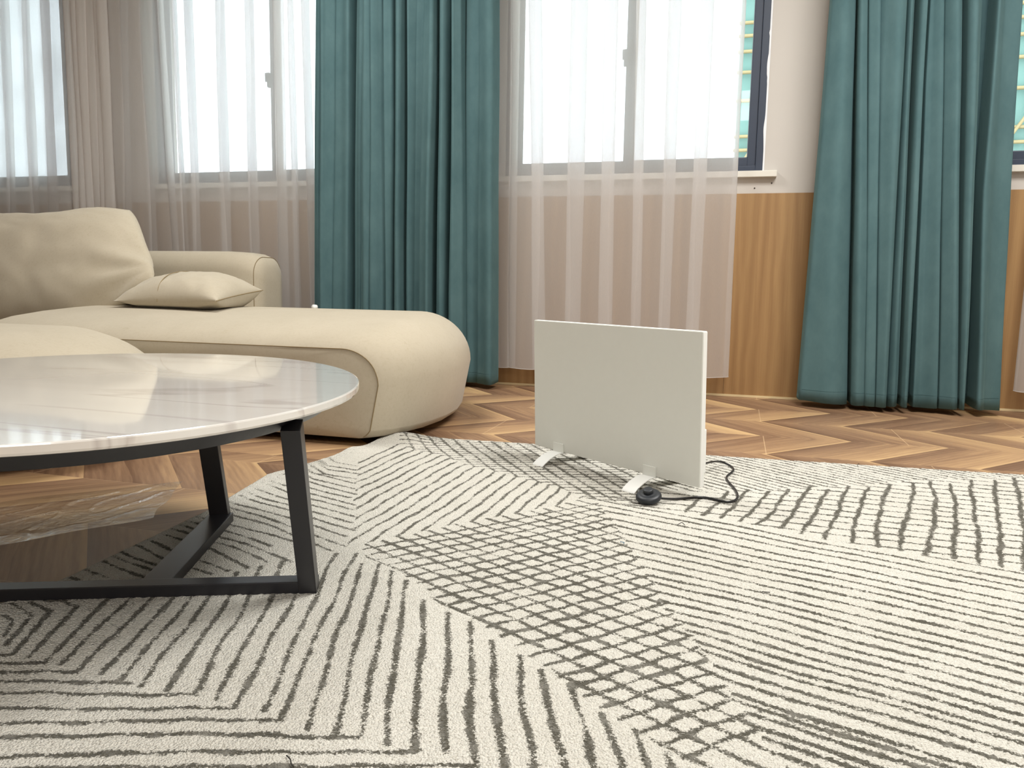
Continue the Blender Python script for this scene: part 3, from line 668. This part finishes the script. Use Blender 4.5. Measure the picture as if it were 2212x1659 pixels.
# small cushion lying flat
Lp = wal(238, 657, 3.32); Fp = wal(468, 650, 3.24); Rp = wal(568, 627, 3.80)
cc2 = (Lp + Rp) / 2; e1 = (Fp - Lp) / 2; e2 = (Rp - Fp) / 2; nn2 = e1.cross(e2).normalized(); nn2 = nn2 if nn2.z > 0 else -nn2
print('small cushion', Lp, Fp, Rp, nn2, e1.length, e2.length)
sml = pillow('throw_cushion', cc2, e1, e2, nn2, .132, ML, pinch=.07, pw_=2.5, wr=.006, seed=9, sag=lambda p, a, b, s_: Vector((p.x, p.y, max(p.z, .506 + .05 * max(0, abs(a) - .6) + .05 * max(0, abs(b) - .6)))))
tag(sml, 'small flat beige cushion lying on the chaise beside the big back cushion', 'cushion')
sp_ = []
for k in range(25):
    b = -1 + 2 * k / 24; a = -.12
    bb = b; h = (max(0, (1 - abs(a) ** 2.5)) * max(0, (1 - abs(bb) ** 2.5))) ** .55
    eb = bb * (1 - .07 * (1 - a * a) * bb * bb)
    sp_.append(cc2 + e1 * a * (1 - .0) + e2 * eb + nn2 * (.132 * h + .0035))
tube('seam', sp_, .0022, MSEAM, sml)
# piping between the two halves of the cushion
pp_ = []
for (a0, b0, a1, b1) in ((1, -1, 1, 1),):
    for k in range(21):
        b = -1 + 2 * k / 20; pp_.append(cc2 + e1 * (1 - .07 * (1 - b * b)) + e2 * b)
tube('edge_seam', pp_, .0022, MSEAM, sml)
# small white plug on the rear rim of the chaise
pg = wal(680, 664, 4.10); 
bm = bmesh.new(); zpl = pg.z
bmesh.ops.create_cone(bm, cap_ends=True, segments=28, radius1=.017, radius2=.015, depth=.030, matrix=Matrix.Translation((pg.x, pg.y, zpl)) @ Matrix.Rotation(math.pi / 2, 4, 'Y'))
bmesh.ops.bevel(bm, geom=[e for e in bm.edges if len(e.link_faces) == 2 and e.calc_face_angle() > 1], offset=.004, segments=3, affect='EDGES')
plug = bm_obj('curtain_hook_cap', bm, MWHT, None, True); plug.name = 'plug_cap'; tag(plug, 'tiny white plastic cap lying on the rear rim of the chaise', 'cap')

# ------------------------------------------------------------------ panel heater
ht = thing('panel_heater', 'white flat panel heater standing on two curved feet on the rug', 'heater')
hd = Vector((.811, -.585, 0)).normalized(); vu = Vector((-.040, -.018, .999)).normalized(); vu = (vu - hd * vu.dot(hd)).normalized()
nb_ = vu.cross(hd); nb_ = nb_ if nb_.y > 0 else -nb_      # towards the back of the heater
BL = Vector((-.713, 2.838, .055)); Wd, Hg, Th = .776, .473, .021
HM = Matrix((hd, nb_, vu)).transposed().to_4x4(); HM.translation = BL
body = box('heating_panel', 0, Wd, 0, Th, 0, Hg, MHEAT, ht, .0016, HM)
bm = bmesh.new(); add_box(bm, Wd - .0035, Wd + .0015, .002, Th - .001, .001, Hg - .001, .0008, HM); add_box(bm, .001, Wd, .003, Th - .001, Hg - .002, Hg + .0015, .0008, HM)
bm_obj('edge_trim', bm, MWHT, body)
bm = bmesh.new(); add_box(bm, Wd - .26, Wd - .010, Th, Th + .022, .035, .175, .005, HM); bm_obj('control_box', bm, MWHT, ht)
def foot(s):
    # strip bent into an arch front and back, with an upright tab on the panel's face
    vs, fs = [], []; wdt = .055; n = 20; base = (ZR - .001) - BL.z
    path = []
    for k in range(n + 1):
        a = k / n; y_ = -.105 + a * .094; path.append((y_, base + .0015 + (-.004 - base) * math.sin(a * math.pi / 2) ** .8))
    path += [(-.004, -.0040), (Th / 2, -.0038), (Th + .004, -.0040)]
    for k in range(1, n + 1):
        a = 1 - k / n; y_ = Th + .011 + (1 - a) * .094; path.append((y_, base + .0015 + (-.004 - base) * math.sin(a * math.pi / 2) ** .8))
    for (y_, z_v) in path:
        for dx, dz in ((-wdt / 2, 0), (wdt / 2, 0), (wdt / 2, -.0030), (-wdt / 2, -.0030)): vs.append(tuple(HM @ Vector((s + dx, y_, z_v + .0015 + dz))))
    for k in range(len(path) - 1):
        for j in range(4): j2 = (j + 1) % 4; fs.append((4 * k + j, 4 * k + j2, 4 * k + 4 + j2, 4 * k + 4 + j))
    fs += [(0, 1, 2, 3), tuple(4 * (len(path) - 1) + j for j in (3, 2, 1, 0))]
    o = mesh_obj('foot', vs, fs, MWHT, ht)
    bm = bmesh.new(); add_box(bm, s - wdt / 2, s + wdt / 2, -.0048, -.0008, -.004, .031, .0006, HM); bm_obj('clip_tab', bm, MHEAT, o)
for s in (.136, .578): foot(s)
# foot switch on its cord
fc = flo(1401, 1078, ZR + .012)
FM = Matrix.Translation((fc.x, fc.y, ZR + .020)) @ Matrix.Rotation(math.radians(16), 4, Vector((.961, .276, 0))) @ Matrix.Rotation(math.radians(-9), 4, Vector((-.276, .961, 0)))
def lathe(name, prof_, mat, parent, m4, n=48):
    vs, fs = [], []
    for r_, z__ in prof_:
        for k in range(n): a = 2 * math.pi * k / n; vs.append(tuple(m4 @ Vector((r_ * math.cos(a), r_ * math.sin(a), z__))))
    for r_ in range(len(prof_) - 1):
        for k in range(n): k2 = (k + 1) % n; fs.append((r_ * n + k, r_ * n + k2, r_ * n + n + k2, r_ * n + n + k))
    fs += [tuple(range(n))[::-1], tuple((len(prof_) - 1) * n + k for k in range(n))]
    return mesh_obj(name, vs, fs, mat, parent, True)
fsw = lathe('foot_switch', [(.025, -.010), (.034, -.009), (.0385, -.003), (.0385, .002), (.0375, .0045), (.0375, .0050), (.034, .009), (.025, .0120), (.0245, .0118), (.020, .0135), (.0165, .014)], MBLKP, ht, FM)
lathe('button', [(.0150, .010), (.0150, .0235), (.0140, .0255), (.0110, .0262)], MBLKP, fsw, FM)
cpx = [(1522, 986, .050), (1547, 993, .022), (1569, 1001, 0), (1583, 1009, 0), (1586, 1016, 0), (1577, 1023, 0), (1566, 1031, 0), (1575, 1043, 0), (1584, 1052, 0), (1590, 1060, 0), (1595, 1072, 0), (1590, 1081, 0), (1576, 1085, 0), (1559, 1083, 0), (1537, 1077, 0), (1514, 1073, 0), (1482, 1076, 0), (1450, 1079, 0), (1424, 1076, .006)]
cpts = [flo(x_, y_, ZR + .0045 + dz) for x_, y_, dz in cpx]
b0 = HM @ Vector((Wd - .06, Th + .015, .040)); cpts = [b0, (b0 + cpts[0]) / 2 + Vector((0, 0, -.01))] + cpts[1:]
tube('power_cord', cpts, .0036, MCORD, ht, seg=10)
c2 = [HM @ Vector((Wd - .20, Th + .012, .04)), HM @ Vector((Wd - .235, .03, -.02)), HM @ Vector((Wd - .262, -.012, -.022)), flo(1384, 1062, ZR + .006), FM @ Vector((-.034, .012, 0))]
tube('power_cord', c2, .0036, MCORD, ht, seg=10)
set_origin(ht, (BL.x + hd.x * Wd / 2, BL.y + hd.y * Wd / 2, ZR))

# ------------------------------------------------------------------ curtains
def curtain(name, top, bot, Yc, depth, z0, z1, mat, zt_px=0.0, zb_px=860.0, kk=1.25, per=26, nz=40, jit=.25, hem=None, seed=0, hemwave=.010, slots=None):
    """top/bot: positions of the valleys between folds at the frame's top edge and near the floor"""
    r = random.Random(seed); n = len(top) - 1
    zt = wal(top[0], zt_px, Yc).z
    tx = [wal(p, zt_px, Yc).x for p in top]; bx = [wal(p, zb_px, Yc).x for p in bot]; zbot = .04
    dep = [depth * (1 - jit + 2 * jit * r.random()) for _ in range(n)]; off = [depth * .25 * (r.random() - .5) for _ in range(n + 1)]
    gs = [r.choice((.0, .02, .05, .10, .15, .19)) for _ in range(n + 1)]; gs[0] = gs[-1] = .0
    if slots: gs = list(slots)
    sk = [r.uniform(-.35, .35) for _ in range(n)]; velvet = mat is MV
    ks = [kk * (r.uniform(.22, .85) if velvet else r.uniform(.85, 1.12)) for _ in range(n + 1)]; tl = [r.uniform(-.75, .75) if velvet else 0 for _ in range(n)]; ex = [r.uniform(.4, .75) if velvet else .8 for _ in range(n)]
    vs, fs = [], []; cols = n * per + 1
    for j in range(nz + 1):
        z = z0 + (z1 - z0) * j / nz
        f = (z - zbot) / (zt - zbot)
        f2 = min(f, 1.25)
        for c in range(cols):
            i = min(c // per, n - 1); t_ = (c - i * per) / per
            a = bx[i] * (1 - f2) + tx[i] * f2; b = bx[i + 1] * (1 - f2) + tx[i + 1] * f2
            wd = b - a
            k_l = ks[i] if t_ < .5 else ks[i + 1]; x_ = a + wd * (t_ - k_l * math.sin(2 * math.pi * t_) / (2 * math.pi))
            flat = (1 - math.cos(2 * math.pi * t_)) / 2; flat = flat ** ex[i]
            d_ = min(dep[i], depth * 1.4) * (1.0 - .12 * f)
            y_ = Yc + depth * .5 - d_ * flat + off[i] * (1 - t_) + off[i + 1] * t_ + tl[i] * wd * (t_ - .5) * flat
            if velvet:
                # flat-faced pleats parted by narrow deep slots
                q_ = min(t_, 1 - t_); g_ = gs[i] if t_ < .5 else gs[i + 1]; g_ *= .75 + .5 * abs(math.sin(z * 1.1 + i * 2.3))
                if q_ < .05: xx = g_ * q_ / .05; yy = 0
                elif q_ < .24: u_ = (q_ - .05) / .19; xx = g_ - .045 * math.sin(math.pi * u_); yy = .5 - .5 * math.cos(math.pi * u_); yy *= .9
                else: u_ = (q_ - .24) / .26; xx = g_ + (.5 - g_) * u_; yy = .9 + .1 * math.sin(u_ * math.pi / 2) ** .7
                x_ = a + wd * (xx if t_ < .5 else 1 - xx)
                y_ = Yc + depth * .5 - d_ * yy + (off[i] * (1 - t_) + off[i + 1] * t_) * 1.4 + tl[i] * wd * (t_ - .5) * yy
                y_ += .016 * min(1.6, wd / .12) * math.sin(2 * math.pi * 1.3 * t_ + i * 1.7 + .35 * z) * yy
                flat = yy
            x_ += sk[i] * .012 * flat * math.sin(z * 1.7 + i)
            y_ += .006 * mnoise.noise((x_ * 9, z * 1.3, seed * 7.7)) + .004 * math.sin(z * 3 + i * 1.9)
            x_ += .004 * mnoise.noise((x_ * 13, z * 1.1, seed + 4.0))
            zz = z
            if j == 0: zz += hemwave * mnoise.noise((x_ * 6, 3.3, seed)) - hemwave * .6 * flat
            vs.append((x_, y_, zz))
    for j in range(nz):
        for c in range(cols - 1): q = j * cols + c; fs.append((q, q + 1, q + cols + 1, q + cols))
    o = mesh_obj(name, vs, fs, mat, None, True)
    if hem:
        # stitched hem: a hairline of thread that follows the cloth
        j0 = max(1, int(round((hem - z0) / (z1 - z0) * nz)))
        line = [Vector(vs[j0 * cols + c]) + Vector((0, -.0015, 0)) for c in range(0, cols, 2)]
        tube('hem_stitch', line, .0011, MVD, o, bez=False)
    return o
MVD = plain('dark_teal_thread', s2l(50, 80, 84), 0.8)
zx = lambda L: [600 + .5426 * q for q in L]
def solidify(o, th):
    m_ = o.modifiers.new('thickness', 'SOLIDIFY'); m_.thickness = th; m_.offset = 0
lc = curtain('velvet_curtain', zx([157, 190, 245, 308, 358, 392, 432, 478, 515, 560, 600, 655, 705, 748, 808, 868]),
             zx([150, 192, 235, 300, 352, 395, 447, 475, 518, 548, 582, 637, 697, 757, 808, 868]), 4.77, .165, .038, 3.455, MV, 0, 690, 1.75, 34, 56, .35, .11, 1)
solidify(lc, .003); tag(lc, 'long teal velvet curtain hanging between two windows behind the chaise end', 'curtain', 'teal velvet curtains')
rc = curtain('velvet_curtain', [1798, 1850, 1871, 1896, 1956, 1976, 2000, 2036, 2074, 2127, 2203],
             [1727, 1832, 1862, 1884, 1908, 1936, 1952, 2022, 2064, 2078, 2155], 4.77, .170, .038, 3.455, MV, 0, 860, 1.7, 40, 56, .30, .10, 5, .012, [0, .10, .03, .04, .10, .20, .20, .05, .14, .24, 0])
solidify(rc, .003); tag(rc, 'long teal velvet curtain hanging on the right against the oak panelling', 'curtain', 'teal velvet curtains')
sz = lambda L: [.4219 * q for q in L]
sh = [
 ('white sheer curtain at far left in front of the first window', [-330, -240, -170, -95, -40, 6, 52, 94, 130], [-320, -230, -160, -85, -30, 18, 68, 112, 152], 450, MSH, 11),
 ('gathered off-white sheer curtain on the wall pier above the back cushion', sz([325, 360, 395, 432, 470, 500, 535]), sz([388, 420, 452, 480, 512, 540, 585]), 450, MSHL, 12),
 ('white sheer curtain over the window just left of the left teal curtain', sz([562, 630, 722, 812, 880, 965, 1120, 1268, 1410, 1480, 1560, 1690]), sz([612, 655, 790, 905, 960, 1020, 1158, 1302, 1440, 1520, 1605, 1700]), 530, MSH, 13),
 ('white sheer curtain over the middle window behind the heater', [1062, 1112, 1160, 1249, 1320, 1386, 1458, 1529, 1600], [1078, 1106, 1166, 1234, 1304, 1371, 1431, 1492, 1562], 800, MSH, 14),
 ('edge of a white sheer curtain at the far right of the frame', [2290, 2340, 2400, 2470, 2540, 2600], [2200, 2260, 2330, 2400, 2480, 2560], 820, MSH, 15),
]
for (lab, tp_, bt_, yb_, mt, sd) in sh:
    c_ = curtain('sheer_curtain', tp_, bt_, 4.905, .060, .125, 3.455, mt, 0, yb_, 2.65, 30, 44, .3, None, sd, .012)
    tag(c_, lab, 'curtain', 'white sheer curtains')
    # thin rolled hem along the foot of the cloth
    cols = (len(tp_) - 1) * 30 + 1
    tube('bottom_hem', [c_.data.vertices[k].co + Vector((0, -.001, .002)) for k in range(0, cols, 2)], .0022, MSH, c_, bez=False)

# ------------------------------------------------------------------ plastic film, threads
vs, fs = [], []; nfx, nfy = 70, 60
c00, c10, c11, c01 = flo(-60, 1092), flo(395, 1040), flo(330, 1120), flo(-60, 1190)
for j in range(nfy + 1):
    for i in range(nfx + 1):
        a, b = i / nfx, j / nfy; p = (c00.lerp(c10, a)).lerp(c01.lerp(c11, a), b)
        n_ = mnoise.fractal((p.x * 7, p.y * 7, 1.3), 1.0, 2.0, 4); rdg = abs(mnoise.noise((p.x * 12, p.y * 5, 7.0)))
        p += Vector((.02 * mnoise.noise((p.y * 8, 2, 3)), .02 * mnoise.noise((p.x * 8, 5, 1)), 0))
        e_ = min(a, 1 - a, b, 1 - b) * 8; k_ = min(1, e_)
        vs.append((p.x, p.y, .002 + k_ * max(0, 0.0018 * (n_ + .25) + .0035 * max(0, .10 - rdg) / .10)))
for j in range(nfy):
    for i in range(nfx): q = j * (nfx + 1) + i; fs.append((q, q + 1, q + nfx + 2, q + nfx + 1))
fm = mesh_obj('plastic_film', vs, fs, MFILM, None, True); tag(fm, 'crumpled clear plastic film on the wooden floor beneath the table', 'plastic film')
def thread(pts_, label, mat, r_=.0009):
    o = tube('loose_thread', [flo(x_, y_, ZR + .002 + dz) for x_, y_, dz in pts_], r_, mat); tag(o, label, 'thread', 'bits of thread on the rug')
thread([(1463, 1134, 0), (1470, 1130, .004), (1473, 1127, .012), (1477, 1132, .004), (1479, 1134, 0)], 'dark kinked thread on the rug in front of the foot switch', MTHR)
thread([(1646, 1278, 0), (1656, 1279, .001), (1663, 1279.5, 0)], 'short straight dark thread on the rug in the right half', MTHR)
thread([(1340, 1170, 0), (1345, 1172, .005), (1350, 1170, .002), (1347, 1174, 0)], 'tiny blue thread on the rug grid', MTHB)
thread([(1852, 1008, -.004), (1852.5, 1004, .004), (1854, 1000, .01), (1856, 1002, .012)], 'dark hooked thread at the far rim of the rug', MTHR)
thread([(619, 1632, 0), (626, 1638, .003), (629, 1642, .002), (627, 1648, 0), (634, 1656, 0)], 'dark thread near the bottom edge of the picture on the rug', MTHR)

# ------------------------------------------------------------------ scaffolded building across the street
sc = thing('scaffold', 'green-netted scaffolding with yellow poles outside the windows', 'scaffolding')
YS = 17.0
bm = bmesh.new(); add_box(bm, -.10, 14, YS + .45, YS + 4, -8, 16); bm_obj('building_core', bm, MCONC, sc)
vs, fs = [], []; nn_ = 120
for k in range(nn_ + 1):
    x_ = -.22 + 14 * k / nn_
    for z in (-8, 0, 8, 16): vs.append((x_, YS + .12 + .04 * math.sin(x_ * 5) + .03 * mnoise.noise((x_ * 3, z, 0)), z))
for k in range(nn_):
    for j in range(3): fs.append((4 * k + j, 4 * k + j + 1, 4 * k + j + 5, 4 * k + j + 4))
mesh_obj('netting', vs, fs, MNET, sc, True)
zs = [3.02, 3.48, 3.75, 4.45, 5.0, 5.4, 5.7, 5.95, 6.55, 7.0, 7.35, 7.8, 8.3, 8.7, 9.2, 9.7, 10.2, 2.5, 2.05, 1.6, 1.1, .6, 0, -.6]
for z in zs: tube('pole', [(-.25, YS, z), (6, YS, z + .01), (14, YS, z)], .035, MYEL, sc, seg=2, bez=False)
for x_ in (.42, 2.1, 3.9, 5.7, 7.5, 9.3): tube('pole', [(x_, YS - .05, -7), (x_, YS - .05, 15)], .035, MCONC, sc, seg=2, bez=False)
for x_, z in ((-.2, 3.0), (4.6, 3.4)): tube('brace', [(x_, YS - .04, z), (x_ + 1.6, YS - .04, z + 2.6)], .03, MYEL, sc, seg=2, bez=False)
set_origin(sc, (7, YS, -8))
gr = box('street_ground', -40, 40, 5.4, 80, -8.2, -8.0, MCONC); gr['kind'] = 'structure'; gr.name = 'trim_5'
